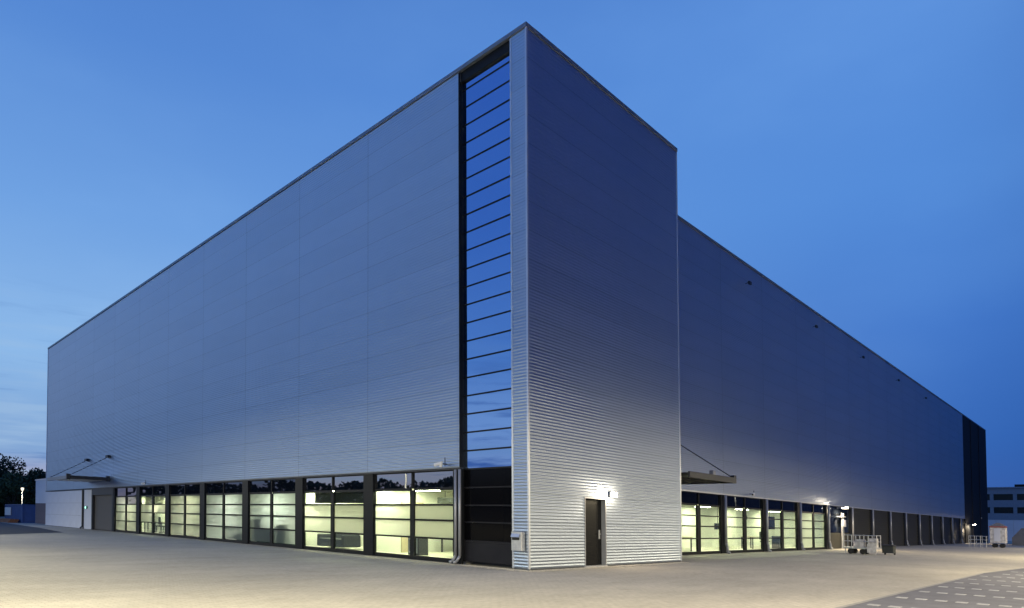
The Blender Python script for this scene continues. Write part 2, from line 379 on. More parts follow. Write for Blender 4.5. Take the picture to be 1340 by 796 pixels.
# tower
m = MB(); m.box(-0.61, -0.02, 0.02, 0.5, 0.0, ZT + 0.1); m.box(-0.3, -0.02, 0.5, 2.70, 0, ZT + 0.1); m.box(-0.3, -0.02, 3.83, TW - 0.02, 0, ZT + 0.1)
m.box(-0.3, -0.02, 2.70, 3.83, 2.277, ZT + 0.1); m.box(WX - 0.3, -0.3, TW - 0.25, TW - 0.02, 0, ZT + 0.1)
tw = m.build('tower_wall', backing_m, (0, 4, 0), B)
levels = [(ZC + r * ROW, RIBS) for r in range(-3, ROWS)] + [(ZC - 3 * ROW - 5 * RIB, 5)]
for z, n in levels:
    panel((-0.03, 0, z), 0, 0.58, n, tw)
    if z < 2.2:
        panel((0, 0.03, z), 1, 2.66, n, tw); panel((0, 3.84, z), 1, TW - 3.87, n, tw)
    else: panel((0, 0.03, z), 1, TW - 0.06, n, tw)
m = MB(); m.box(-0.035, 0.026, -0.026, 0.035, 0.05, ZT + 0.05); m.build('corner_trim', trim, (0, 0, 0), tw)
m = MB(); m.box(-0.04, 0.026, TW - 0.035, TW + 0.02, 0.05, ZT + 0.05); m.build('corner_trim', trim, (0, TW, 0), tw)
m = MB(); m.box(-0.66, -0.60, -0.024, 0.3, 0.05, ZT - 0.05); m.build('edge_trim', trim, (-.6, 0, 0), tw)
m = MB(); m.box(-3.0, -2.962, -0.024, 0.3, ZC, ZT - 0.05); m.build('edge_trim', frame_m, (-2.9, 0, ZC), lf)
m = MB(); m.box(-LEN - .02, -LEN + .06, -0.026, 0.2, ZC - .04, ZT + 0.05); m.build('edge_trim', trim, (-LEN, 0, ZC), lf)
m = MB(); m.box(-LEN - .02, -2.93, -0.035, 0.1, ZC - 0.065, ZC - 0.004); m.build('drip_trim', dark_metal, (-30, 0, ZC), lf)
# wing
m = MB(); m.box(WX - 0.25, WX - 0.02, TW, WE, ZC, ZT + 0.1); wf = m.build('wing_facade', backing_m, (WX, 40, ZC), B)
cols = [TW + 0.0] + [13.06 + 5.3 * k for k in range(14)] + [WE]
cols[-2] = 13.06 + 5.3 * 13
for r in range(ROWS):
    for a_, b_ in zip(cols, cols[1:]): panel((WX, a_, ZC + r * ROW), 1, b_ - a_, RIBS, wf)
m = MB(); m.box(WX - .1, WX + 0.035, TW + .02, WE, ZC - 0.065, ZC - 0.004); m.build('drip_trim', trim, (WX, 40, ZC), wf)
# copings
m = MB()
m.box(-LEN - 0.03, 0.04, -0.045, 0.35, ZT, H); m.box(-0.3, 0.045, 0.35, TW + 0.03, ZT + .001, H + .001)
m.box(WX, -0.3, TW - 0.3, TW + 0.03, ZT + .002, H + .002); m.box(WX - 0.3, WX + 0.045, TW + 0.03, BE, ZT + .003, H + .003)
m.box(-LEN - 0.03, -LEN + 0.3, 0.35, 60, ZT + .001, H + .001)
m.build('coping', coping_m, (0, 0, ZT), B)
m = MB(); m.box(-LEN, -0.3, 0.3, TW, ZT - 0.4, ZT); m.box(-LEN, WX - 0.25, TW, BE - .1, ZT - .402, ZT - .002); m.build('roof', roof_m, (-30, 40, ZT), B)
m = MB(); m.box(-LEN, -LEN + 0.25, 0.3, 60, 0, ZT); m.build('far_wall', plain_m, (-LEN, 30, 0), B)
# dark block at the far end of the wing
eb = MB().box(WX - 6, WX - 0.02, WE, BE, 0, ZT + 0.2).build('end_block', spandrel_m, (WX, 93, 0), B)
for y0, y1 in ((WE + .05, 89.9), (90.1, 95.9), (96.1, BE)):
    MB().box(WX - 0.02, WX + 0.03, y0, y1, 0.1, ZT - 0.02).build('black_panel', black_m, (WX, y0, 0), eb)
for y0 in (90.0, 96.0): MB().box(WX, WX + 0.09, y0 - .07, y0 + .07, 0.1, ZT - .03).build('cover_strip', plinth_m, (WX, y0, 0), eb)

# tall stair glazing in its recess
GY = 0.14
m = MB(); m.box(-2.958, -2.94, 0.0, GY + .05, 0.1, 15.86); m.box(-.62, -.55, GY - .01, GY + .05, .1, 15.86)
m.box(-2.955, -0.612, 0.06, GY + 0.3, 15.87, ZT - .001); m.box(-3.15, -2.95, 0.02, GY, 0.1, ZC - 0.07)
sg = m.build('stair_glazing', frame_m, (-1.8, GY, 0), B)
z0 = 3.085; first_p = first_t = None; z = z0
pitch = 0.5962
for k in range(22):
    za = z0 + k * pitch; zb = min(za + pitch, 15.9)
    if zb - za < 0.1: break
    o0 = (-1.8, GY, za)
    if first_t is None:
        first_t = MB().box(-2.938, -.61, GY - 0.012, GY + 0.03, za - 0.024, za + 0.024).build('transom', frame_m, o0, sg)
    else: copy(first_t, o0, sg)
    if zb - za < pitch - .01 or first_p is None:
        q = MB(); tl = random.uniform(-.002, .002); q.box(-2.94, -.615, GY, GY + 0.02, za + 0.028, zb - 0.028); pn = q.build('pane', tower_g, o0, sg)
        if first_p is None: first_p = pn
    else:
        cp = copy(first_p, o0, sg); cp.rotation_euler.x = random.uniform(-.004, .004); cp.rotation_euler.z = random.uniform(-.0008, .0008)
lows = [0.1, 0.78, 1.38, 1.92, 2.49, 3.085]
for za, zb in zip(lows, lows[1:]):
    MB().box(-2.94, -.615, GY, GY + .02, za + .02, zb - .028).build('spandrel_panel', plinth_m if za < .2 else spandrel_m, (-1.8, GY, za), sg)
    if za > .2: MB().box(-2.938, -.61, GY - .012, GY + .03, za - .02, za + .02).build('transom', plinth_m, (-1.8, GY, za), sg)
MB().box(-2.9, -0.4, GY + .35, GY + .45, 0, ZT - .3).build('shaft_wall', backing_m, (-1.8, 1, 0), sg)
# downpipes beside it, feet kicked out
for px in (-3.13, -2.93):
    MB().path([(px, -0.075, ZC - .08), (px, -0.075, 0.28), (px - .06, -0.17, 0.10), (px - .1, -.26, 0.07)], 0.048, 10).build('downpipe', pipe_m, (px, -.07, 0), B, smooth=True)
MB().box(-3.3, -2.86, -.035, .02, .0, ZC - .07).build('pipe_board', frame_m, (-3.1, 0, 0), B)

# ---- window bays of the long facade
ZS = [0.16, 0.80, 1.41, 1.93, 2.47, 3.075]
def window_bay(org, axis, half, col_gap, types, header, wins):
    """org: centre of bay at ground; axis 0 faces -y, axis 1 faces +x. types[col][row]"""
    def bx(mb, a0, a1, d0, d1, z0, z1):          # a along wall, d outward depth
        if axis == 0: mb.box(org[0] + a0, org[0] + a1, org[1] - d1, org[1] - d0, z0, z1)
        else: mb.box(org[0] + d0, org[0] + d1, org[1] + a0, org[1] + a1, z0, z1)
    fr = MB(); t_ = 0.035
    bx(fr, -half, -half + t_, -.1, -.02, .05, 3.08); bx(fr, half - t_, half, -.1, -.02, .05, 3.08)
    bx(fr, -half + t_, half - t_, -.1, -.02, 0.02, ZS[0]); bx(fr, -half + t_, half - t_, -.1, -.02, 3.05, 3.08)
    w = fr.build('window', frame_m, org, wins)
    mu = MB(); bx(mu, -col_gap, col_gap, -.1, 0.0, ZS[0], ZS[4] - .035); bx(mu, -.03, .03, -.1, 0.0, ZS[4] + .035, 3.05); mu.build('mullion', frame_m, org, w)
    for i in range(1, 5):
        tt = 0.03 if i < 4 else 0.045
        for s in (-1, 1):
            tr = MB(); e0, e1 = sorted((s * col_gap, s * (half - t_))); bx(tr, e0, e1, -.1, -0.012, ZS[i] - tt, ZS[i] + tt); tr.build('transom', frame_m, (org[0], org[1], ZS[i]), w)
    for c, s in enumerate((-1, 1)):
        for i in range(5):
            g0 = col_gap if i < 4 else .03
            e0, e1 = sorted((s * g0, s * (half - t_)))
            pn = MB(); bx(pn, e0, e1, -.07, -.055, ZS[i] + .03, ZS[i+1] - .03)
            mt = header if i == 4 else (frost_g if types[c][i] == 'f' else clear_g)
            pn.build('pane', mt, (org[0], org[1], ZS[i]), w)
    return w
cl = 'cffc'; al = 'ffff'
left_types = [(cl, cl), (cl, cl), (al, al), (al, al), (al, al), ('cffc', 'ccfc'), (al, 'fffc')]
bays = [-5.56 - 5.215 * k for k in range(7)]
for k, bxc in enumerate(bays):
    t_ = left_types[k]
    window_bay((bxc, 0.04, 0), 0, 2.30, 0.11, t_, head_g if k < 2 else navy_g, B)
    MB().box(bxc - 2.92, bxc - 2.30, -0.005, 0.14, 0.02, 3.08).build('pier', pier_m, (bxc - 2.6, 0, 0), B)
MB().box(bays[0] + 2.295, -3.15, .0, .14, .02, 3.08).build('pier', pier_m, (-3.2, 0, 0), B)
# plain wall, door recess and annex at the far end
sw = MB().box(-LEN, -47.2, .01, 0.2, 0.03, 3.05).build('side_wall', backing_m, (-53, 0, 0), B)
pp = None
for i in range(6):
    for j in range(3):
        q = (-LEN + .01 + i * 2.04, 0, .04 + j * 1.004)
        if pp is None: pp = MB().box(q[0], q[0] + 2.025, -.012, .008, q[2], q[2] + .994).build('wall_panel', plain_m, q, sw)
        else: copy(pp, q, sw)
MB().box(-46.75, -44.75, -.012, 0.2, 0.03, 3.05).build('side_wall', plain_m, (-46, 0, 0), B)
MB().box(-47.2, -46.75, .02, .2, .03, 3.05).build('joint_panel', backing_m, (-47, 0, 0), B)
MB().path([(-46.97, -.07, 3.1), (-46.97, -.07, .2), (-47.03, -.2, .07)], .06, 8).build('downpipe', dark_metal, (-47, 0, 0), B)
dr = MB(); dr.box(-44.75, -44.5, -.02, .3, .03, 3.08); dr.box(-39.75, -39.45, -.02, .3, .03, 3.08); dr.box(-44.5, -39.75, -.02, .3, 2.62, 3.08)
rd = dr.build('roller_door', dark_metal, (-42, 0, 0), B)
s_ = MB()
for k in range(26):
    za = .05 + k * .0985; s_.box(-44.5, -39.75, .14 if k % 2 else .15, .2, za, za + .0985)
kind(s_.build('shutter_slats', roller_m, (-42, .1, 0), rd), 'stuff')
MB().box(-44.75, -39.45, .01, .2, 3.09, ZC).build('head_panel', roller_m, (-42, 0, 3), B)

# ---- wing ground floor
wcent = [15.75 + 5.3 * k for k in range(4)]      # window bays 13.1-18.4 ... 29.0-34.3
for k, yc in enumerate(wcent):
    window_bay((WX - .04, yc, 0), 1, 2.34, 0.16, (al if k == 3 else 'cccc', 'cccc'), black_g, B)
piers = [13.1 + 5.3 * k for k in range(14)]
fp = None
for k, yp in enumerate(piers):
    o0 = (WX, yp, 0)
    if fp is None:
        fp = MB().box(WX - .16, WX - .01, yp - .31, yp + .31, 0.02, 3.08).build('pier', pier_m, o0, B)
        fd = MB().path([(WX + .09, yp, ZC - .07), (WX + .09, yp, .55), (WX + .16, yp, .35), (WX + .16, yp, .08), (WX + .3, yp, .05)], .075, 8).build('downpipe', pipe_m, o0, B, smooth=True)
    else: copy(fp, o0, B); copy(fd, o0, B)
MB().box(WX - .16, WX - .02, TW, 12.79, .02, 3.08).build('side_wall', black_m, (WX, 10, 0), B)
# dark bay with glazing and boarding, then louvre bays
db = MB(); db.box(WX - .16, WX - .08, 34.61, 39.29, .02, 3.08); bay = db.build('dark_bay', spandrel_m, (WX, 37, 0), B)
for i, (za, zb) in enumerate(((1.2, 1.85), (1.9, 2.45), (2.5, 3.05))):
    for ya, yb in ((34.65, 36.9), (36.98, 39.25)): MB().box(WX - .08, WX - .06, ya, yb, za, zb).build('pane', black_g, (WX, ya, za), bay)
bd = None
for i in range(15):
    o0 = (WX, 34.66 + i * .308, .05)
    if bd is None: bd = MB().box(WX - .08, WX - .045, o0[1], o0[1] + .29, .05, 1.15).build('board', louvre_m, o0, bay)
    else: copy(bd, o0, bay)
lp = None
for k in range(5, 14):
    y0 = piers[k] + .31; y1 = (piers[k + 1] - .31) if k < 13 else WE - .02; o0 = (WX, y0, 0)
    if lp is None or k == 13:
        mm = MB(); mm.box(WX - .2, WX - .12, y0, y1, .02, 3.08)
        for q in range(20):
            za = .06 + q * .15
            mm.face([mm.P(p) for p in ((WX - .03, y0, za), (WX - .03, y1, za), (WX - .11, y1, za + .13), (WX - .11, y0, za + .13))])
            mm.face([mm.P(p) for p in ((WX - .03, y1, za), (WX - .03, y0, za), (WX - .03, y0, za - .02), (WX - .03, y1, za - .02))])
        nl = mm.build('louvre_panel', louvre_m, o0, B); lp = lp or nl
    else: copy(lp, o0, B)

# ---- entrance door on the tower
dm = MB(); dm.box(-.22, 0.02, 2.66, 2.70, .05, 2.277); dm.box(-.22, .02, 3.80, 3.845, .05, 2.277); dm.box(-.22, .015, 2.70, 3.80, 2.235, 2.277)
dm.cur = 1; dm.box(-.24, .06, 2.66, 3.85, .0, .05)
door = dm.build('door', [reveal_m, steel_m], (0, 3.25, 0), B)
MB().box(-.2, -.155, 2.705, 3.795, .06, 2.23).build('door_leaf', door_m, (-.2, 3.25, 0), door)
hd = MB(); hd.box(-.155, -.135, 3.62, 3.70, .92, 1.22); hd.tube((-.15, 3.66, 1.08), (-.09, 3.66, 1.08), .012); hd.tube((-.09, 3.67, 1.08), (-.09, 3.54, 1.08), .012)
hd.build('handle', steel_m, (-.15, 3.66, 1.05), door)
MB().box(-.6, -.3, 2.6, 3.9, 0, 2.4).build('door_backing', backing_m, (-.4, 3.2, 0), B)

# ---- rooms behind the windows
def room(x0, x1, y0, y1, name='interior_room', zc=2.58, open_side='y0'):
    m = MB()
    m.quad((x0, y0, zc), (x0, y1, zc), (x1, y1, zc), (x1, y0, zc))
    if open_side != 'y0': m.quad((x0, y0, 0), (x0, y0, zc), (x1, y0, zc), (x1, y0, 0))
    m.quad((x0, y1, 0), (x1, y1, 0), (x1, y1, zc), (x0, y1, zc))
    m.quad((x0, y0, 0), (x0, y1, 0), (x0, y1, zc), (x0, y0, zc))
    if open_side != 'x1': m.quad((x1, y0, 0), (x1, y0, zc), (x1, y1, zc), (x1, y1, 0))
    m.cur = 1; m.quad((x0, y0, .1), (x1, y0, .1), (x1, y1, .1), (x0, y1, .1))
    return m.build(name, [wall_in, floor_in], ((x0 + x1) / 2, (y0 + y1) / 2, 0), B)
splits = [-3.05, -8.17, -13.385, -18.6, -23.8, -29.03, -39.5]
depth = [5.2, 5.2, 3.0, 2.6, 2.6, 2.6]
for a_, b_, d_ in zip(splits, splits[1:], depth): room(b_ + .03, a_ - .03, .16, d_)
room(-6.6, WX - .17, 12.9, 34.5, open_side='x1')
# slab between room ceilings and cladding so no light leaks
MB().box(-39.5, -3.05, .2, 5.3, 2.62, 3.1).build('ceiling_void', backing_m, (-20, 2, 2.6), B)
MB().box(-8.5, WX - .17, 12.85, 34.55, 2.62, 3.1).build('ceiling_void', backing_m, (-5, 20, 2.6), B)

# ------------------------------------------------------------------ ceiling lights in the rooms
def ceiling_light(org, label, along=0, tube=None):
    t_ = thing('ceiling_light', org, label, 'ceiling light', 'lit ceiling lights behind the windows')
    x, y, z = org; a_, b_ = (.7, .16) if along == 0 else (.16, .7)
    MB().box(x - a_, x + a_, y - b_, y + b_, z - .03, z).build('housing', white_m, org, t_)
    MB().box(x - a_ + .02, x + a_ - .02, y - b_ + .02, y + b_ - .02, z - .045, z - .031).build('diffuser', tube or room_e, org, t_)
    return t_
ordn = ['first', 'second', 'third', 'fourth', 'fifth', 'sixth', 'seventh']
for k, bxc in enumerate(bays):
    if k < 2:
        ceiling_light((bxc - 1.5, 1.9, 2.575), 'lit ceiling light farther from the glass, %s bay from the tower' % ordn[k])
        ceiling_light((bxc - 1.75, .7, 2.575), 'lit ceiling light close to the glass, %s bay from the tower' % ordn[k])
        ceiling_light((bxc + 1.2, 3.4, 2.575), 'lit ceiling light deepest in the room of the %s bay from the tower' % ordn[k])
    else:
        ceiling_light((bxc + .3, 1.3, 2.575), 'lit ceiling light behind the %s window bay from the corner tower' % ordn[k], 0, room_cool if k in (2, 3) else room_far)
for x in (bays[4] - .9, bays[4] + 1.5, bays[5] + 2.2, bays[6] - 1.2): MB().bev(x - .2, x + .2, 1.2, 1.6, .101, 2.575, .03).build('column', wall_in, (x, 1.4, .1), B)
for x, y, w_, za, zb, mt in ((bays[0] + .9, 5.16, 1.6, .9, 1.9, white_m), (bays[1] + 1.0, 5.16, 1.8, .9, 1.95, white_m)): MB().box(x - w_/2, x + w_/2, y - .04, y, za, zb).build('whiteboard', mt, (x, y, za), B)
MB().box(-8.14, -8.08, 1.5, 2.6, .101, 2.1).build('inner_door', desk_m, (-8.1, 2, .1), B)
for k, yc in enumerate(wcent):
    ceiling_light((-3.9, yc, 2.575), 'lit ceiling light in the wing room, behind its %s window bay, near the glass' % ordn[k], 1)
    ceiling_light((-5.6, yc + .4, 2.575), 'lit ceiling light in the wing room, behind its %s window bay, near the back wall' % ordn[k], 1)

# ------------------------------------------------------------------ furniture seen through the glass
def desk(org, label, w=1.5, d=.75, rot=0.0):
    t_ = thing('desk', org, label, 'desk', 'desks seen through the windows'); o = (org[0], org[1], org[2])
    MB(rot, o).bev(-w/2, w/2, -d/2, d/2, .70, .74, .008).build('desktop', desk_m, o, t_)
    for sx in (-1, 1):
        for sy in (-1, 1): MB(rot, o).box(sx*(w/2-.06)-.03, sx*(w/2-.06)+.03, sy*(d/2-.06)-.03, sy*(d/2-.06)+.03, 0, .698).build('leg', dark_metal, o, t_)
    return t_
def chair(org, label, rot=0.0):
    t_ = thing('office_chair', org, label, 'chair', 'office chairs seen through the windows'); o = org
    MB(rot, o).bev(-.24, .24, -.24, .24, .43, .5, .03).build('seat', chair_m, o, t_)
    MB(rot, o).bev(-.23, .23, .2, .27, .58, 1.05, .03).build('backrest', chair_m, o, t_)
    MB(rot, o).tube((0, 0, .06), (0, 0, .43), .03).tube((0, .24, .44), (0, .24, .6), .02).build('column', dark_metal, o, t_)
    b_ = MB(rot, o)
    for k in range(5): b_.tube((0, 0, .08), (.28 * math.cos(k*1.2566), .28 * math.sin(k*1.2566), .05), .018, 6)
    b_.build('star_base', dark_metal, o, t_); return t_
def cabinet(org, label, w=.6, d=.5, h=.75, mt=None, rot=0.0):
    t_ = thing('cabinet', org, label, 'cabinet'); o = org; mt = mt or dark_metal
    MB(rot, o).bev(-w/2, w/2, -d/2, d/2, 0.03, h, .01).build('body', mt, o, t_)
    MB(rot, o).box(-w/2+.06, w/2-.06, -d/2-.015, -d/2+.001, .1, h-.08).build('door', steel_m, o, t_)
    MB(rot, o).box(-w/2+.12, w/2-.12, -d/2-.02, -d/2-.014, .17, h-.15).build('inset', frame_m, o, t_); return t_
def hung_screen(org, label, w=.7, h=.42, rot=0.0, top=2.56):
    t_ = thing('hanging_screen', org, label, 'screen'); o = org
    MB(rot, o).bev(-w/2, w/2, -.04, .04, -h/2, h/2, .01).build('casing', screen_m, o, t_)
    MB(rot, o).box(-w/2+.03, w/2-.03, -.046, -.0405, -h/2+.03, h/2-.03).build('display', screen_m, o, t_)
    MB(rot, o).tube((0, .06, -h/2 + .1), (0, .06, top - org[2]), .02).build('stem', dark_metal, o, t_); return t_
def plant(org, label, h=1.2, n=26):
    t_ = thing('potted_plant', org, label, 'plant'); o = org
    MB(0, o).lathe((0, 0, 0), [(.14, 0), (.19, .3), (.17, .3)], 12).build('pot', dark_metal, o, t_)
    st = MB(0, o); lf_ = MB(0, o); rr = random.Random(int(org[0] * 100))
    for k in range(n):
        a_ = rr.random() * 6.28; e = rr.uniform(.15, .45); zt = rr.uniform(.55, 1) * h
        tip = (e * math.cos(a_), e * math.sin(a_), zt); st.tube((0, 0, .3), tip, .008, 4, .004)
        for j in range(3):
            q = rr.uniform(.6, 1.0); c_ = Vector((tip[0]*q, tip[1]*q, .3 + (zt-.3)*q)); s = Vector((rr.uniform(-1, 1), rr.uniform(-1, 1), rr.uniform(-.4, .6))).normalized() * .13; w_ = s.cross(Vector((0, 0, 1))).normalized() * .05
            lf_.quad(c_, c_ + s * .5 + w_, c_ + s, c_ + s * .5 - w_)
    st.build('stems', bark_m, o, t_); lf_.build('leaves', leaf_m, o, t_); return t_
def sofa(org, label, w=1.9):
    t_ = thing('sofa', org, label, 'sofa'); o = org
    MB(0, o).bev(-w/2, w/2, -.4, .4, .08, .42, .03).build('seat', chair_m, o, t_)
    MB(0, o).bev(-w/2, w/2, .25, .45, .425, .82, .04).build('backrest', chair_m, o, t_)
    for s in (-1, 1): MB(0, o).bev(s*w/2-.09, s*w/2+.09, -.42, .45, .09, .6, .04).build('armrest', chair_m, o, t_)
    return t_
def crate(org, label, w, d, h, mt):
    t_ = thing('storage_crate', org, label, 'crate', 'dark storage crates behind frosted panes'); o = org
    MB(0, o).bev(-w/2, w/2, -d/2, d/2, 0, h - .06, .02).build('body', mt, o, t_)
    MB(0, o).bev(-w/2-.02, w/2+.02, -d/2-.02, d/2+.02, h - .06, h, .015).build('lid', mt, o, t_); return t_
F = .102
b0, b1, b2, b3, b4, b5, b6 = bays
hung_screen((b0 + 1.0, 2.2, 2.05), 'small black screen hanging from the ceiling in the window bay beside the tower', .42, .26)
cabinet((b0 - .55, .75, F), 'low dark cabinet standing against the glass in the bay beside the tower', .62, .45, .72)
desk((b0 - 1.5, 3.6, F), 'desk deep in the room of the bay beside the tower')
desk((b0 + 1.2, 3.9, F), 'desk behind the right hand panes of the bay beside the tower')
tb = thing('cable_duct', (b0 - 1.0, 3.0, 2.15), 'dark boxed duct hanging high in the window bay beside the tower', 'duct')
MB().box(b0 - 1.9, b0 - .1, 2.8, 3.1, 2.08, 2.32).build('casing', chair_m, (b0 - 1, 3, 2.15), tb)
for s in (-1.6, -.4): MB().tube((b0 + s, 2.95, 2.32), (b0 + s, 2.95, 2.57), .015, 6).build('hanger', dark_metal, (b0 + s, 3, 2.3), tb)
sofa((b1 - 1.0, .95, F), 'dark sofa with its back near the glass, second bay from the tower')
ts = thing('roller_blind', (b1, .35, 2.3), 'dark half lowered blind inside the second bay from the tower', 'blind')
MB().box(b1 - 1.85, b1 + 2.1, .33, .35, 2.0, 2.42).build('fabric', chair_m, (b1, .35, 2.3), ts); MB().tube((b1 - 1.9, .36, 2.45), (b1 + 2.2, .36, 2.45), .03).build('roller', dark_metal, (b1, .35, 2.45), ts)
tr_ = desk((b1 + 1.1, 2.6, F), 'desk behind the right hand panes of the second bay from the tower')
for dx_, h_ in ((.9, .55), (1.5, .62)):
    s_ = thing('table_lamp', (b1 + dx_, 2.6, F + .741), 'white lamp on the desk in the second bay, the %s of two' % ('left hand' if dx_ < 1 else 'right hand'), 'lamp')
    o = (b1 + dx_, 2.6, F + .741); MB(0, o).lathe((0, 0, 0), [(.09, 0), (.09, .02), (.015, .03), (.015, .25)], 10).build('base', white_m, o, s_); MB(0, o).lathe((0, 0, .25), [(.12, 0), (.07, .2)], 10).build('shade', white_m, o, s_)
crate((b2 - 1.45, .55, F), 'dark green crate at the left end of the third bay from the tower', .95, .55, 1.3, green_f)
crate((b2 - .3, .55, F), 'low dark green crate in the middle of the third bay', 1.1, .55, .95, green_f)
crate((b2 + .85, .55, F), 'dark green crate right of the mullion in the third bay', .95, .55, 1.12, green_f)
plant((b3 + .55, .65, F), 'leafy potted plant behind the frosted panes of the fourth bay from the tower', 1.45)
crate((b3 + 1.5, .6, F), 'dark crate beside the potted plant in the fourth bay', .9, .5, .8, green_f)
chair((b3 + 1.9, 1.2, F), 'office chair behind the crate in the fourth bay', .5)
desk((b5 - .9, 1.4, F), 'desk behind the left hand panes, second bay from the far end')
chair((b5 - .3, .8, F), 'office chair at the left hand desk, second bay from the far end', 3.0)
chair((b5 - 1.4, .75, F), 'office chair nearest the mullion left side, second bay from the far end', 2.6)
desk((b5 + 1.3, 1.5, F), 'desk behind the right hand panes, second bay from the far end')
chair((b5 + 1.2, .8, F), 'office chair at the right hand desk, second bay from the far end', 3.3)
hung_screen((b5 + 1.9, .9, 1.55), 'small dark screen hanging by the right jamb, second bay from the far end', .5, .4)
desk((b6 + 1.1, 1.0, F), 'desk in the farthest bay beside the roller door')
# wing
t_ = thing('framed_picture', (-6.5, 18.9, 1.75), 'framed green and orange picture on the back wall nearest the tower', 'picture')
MB().box(-6.58, -6.54, 18.2, 19.6, 1.3, 2.15).build('frame', screen_m, (-6.5, 18.9, 1.75), t_); MB().box(-6.54, -6.525, 18.25, 19.55, 1.62, 2.1).build('upper_print', poster_g, (-6.5, 18.9, 1.75), t_); MB().box(-6.54, -6.525, 18.25, 19.55, 1.36, 1.61).build('lower_print', poster_o, (-6.5, 18.9, 1.75), t_)
hung_screen((-4.6, 21.4, 1.42), 'dark flat screen hanging low in the second wing bay from the tower', .95, .36, R(90))
hung_screen((-3.9, 27.1, 1.72), 'large dark screen hanging in the third wing bay', 1.15, .8, R(90))
hung_screen((-4.9, 25.6, 2.02), 'smaller dark screen left of the large one in the third wing bay', .5, .26, R(90))
desk((-4.2, 15.9, F), 'table in the wing room behind the bay nearest the tower', 1.9, .8, R(90))
desk((-4.4, 25.4, F), 'table in the wing room behind its third bay', 1.4, .8, R(90))
chair((-3.7, 25.7, F), 'office chair at the table in the third wing bay', R(90))
cabinet((-3.5, 27.0, F), 'dark cabinet under the large hanging screen in the wing', .45, .45, .8, None, R(90))

# ------------------------------------------------------------------ canopies
def canopy_right():
    o = (-1.4, 11.5, 3.3); X1 = .16; y0, y1 = 9.3, 13.45; zt, zb = 3.58, 3.34
    t_ = thing('canopy', o, 'dark olive steel canopy over the entrance between tower and wing', 'canopy', 'entrance canopies')
    d = MB(); d.box(WX + .02, X1 - .08, y0, y1 - .08, zb + .06, zt - .04); d.build('deck', louvre_m, o, t_)
    MB().box(X1 - .08, X1, y0, y1, zb, zt).build('front_fascia', dark_metal, o, t_)
    MB().box(WX + .02, X1 - .08, y1 - .08, y1, zb, zt - .002).build('end_fascia', dark_metal, o, t_)
    for k in range(4): MB().box(WX + .02 + k * .72, WX + .10 + k * .72, y0, y1 - .08, zb + .0, zb + .06).build('rib', dark_metal, (WX + k * .72, 11, zb), t_)
    MB().tube((X1 - .1, y1 - .1, zt - .02), (WX + .02, y1 - .02, 5.36), .022).build('tie_rod', dark_metal, o, t_)
    MB().box(WX, WX + .1, y1 - .12, y1 + .12, 5.25, 5.5).build('rod_plate', dark_metal, (WX, y1, 5.3), t_)
    MB().box(X1 - .2, X1 - .02, y1 - .17, y1 + .03, zt - .02, zt + .1).build('rod_shoe', dark_metal, (X1, y1, zt), t_)
    MB().bev(-.95, -.75, y1 - .35, y1 - .1, zt - .02, zt + .34, .02).build('junction_box', pipe_m, (-.8, y1, zt), t_)
canopy_right()
def canopy_left():
    o = (-43, -1.3, 3.7); x0, x1 = -46.0, -40.1; yf = -2.6; zt, zb = 3.84, 3.6
    t_ = thing('canopy', o, 'dark canopy hung on tie rods over the roller door at the far end', 'canopy', 'entrance canopies')
    MB().box(x0, x1 - .1, yf + .1, -.03, zb + .05, zt - .04).build('deck', plain_m, o, t_)
    MB().box(x0, x1, yf, yf + .1, zb, zt).build('front_fascia', coping_m, o, t_)
    MB().box(x1 - .1, x1, yf + .1, -.03, zb + .001, zt - .001).build('end_fascia', dark_metal, o, t_)
    for q in (yf + .05, -.15): MB().box(x1 - .16, x1 + .05, q - .12, q + .1, zb - .05, zt + .1).build('end_bracket', dark_metal, (x1, q, zt), t_)
    for xr in (-45.84, -40.42):
        MB().tube((xr, -.06, 5.33), (xr, yf + .1, zt - .02), .022, 6).build('tie_rod', dark_metal, (xr, 0, 5), t_)
        MB().box(xr - .28, xr + .28, -.2, -.01, 5.26, 5.44).build('rod_plate', dark_metal, (xr, 0, 5.3), t_)
canopy_left()

# ------------------------------------------------------------------ small wall fittings
def point(name, org, power, col, parent, radius=.05):
    l = bpy.data.lights.new(name, 'POINT'); l.energy = power; l.color = col; l.shadow_soft_size = radius
    o = bpy.data.objects.new(name, l); COL.objects.link(o); place(o, W(org), parent); return o
def spot_down(name, org, power, col, parent, size=.35):
    l = bpy.data.lights.new(name, 'AREA'); l.shape = 'DISK'; l.size = size; l.energy = power; l.color = col
    o = bpy.data.objects.new(name, l); COL.objects.link(o); place(o, W(org), parent); return o
WARM = (1.0, .82, .56)
o = (0.03, 4.17, 2.42); t_ = thing('wall_light', o, 'bright bulkhead light on the tower wall beside the black door', 'wall light')
MB(0, o).bev(0, .06, -.17, .17, -.09, .09, .02).build('housing', white_m, o, t_)
MB(0, o).bev(.06, .12, -.15, .15, -.075, .075, .03).build('lens', lamp_e, o, t_)
point('lamp_glow', (0.28, 4.17, 2.40), 125, WARM, t_, .07)
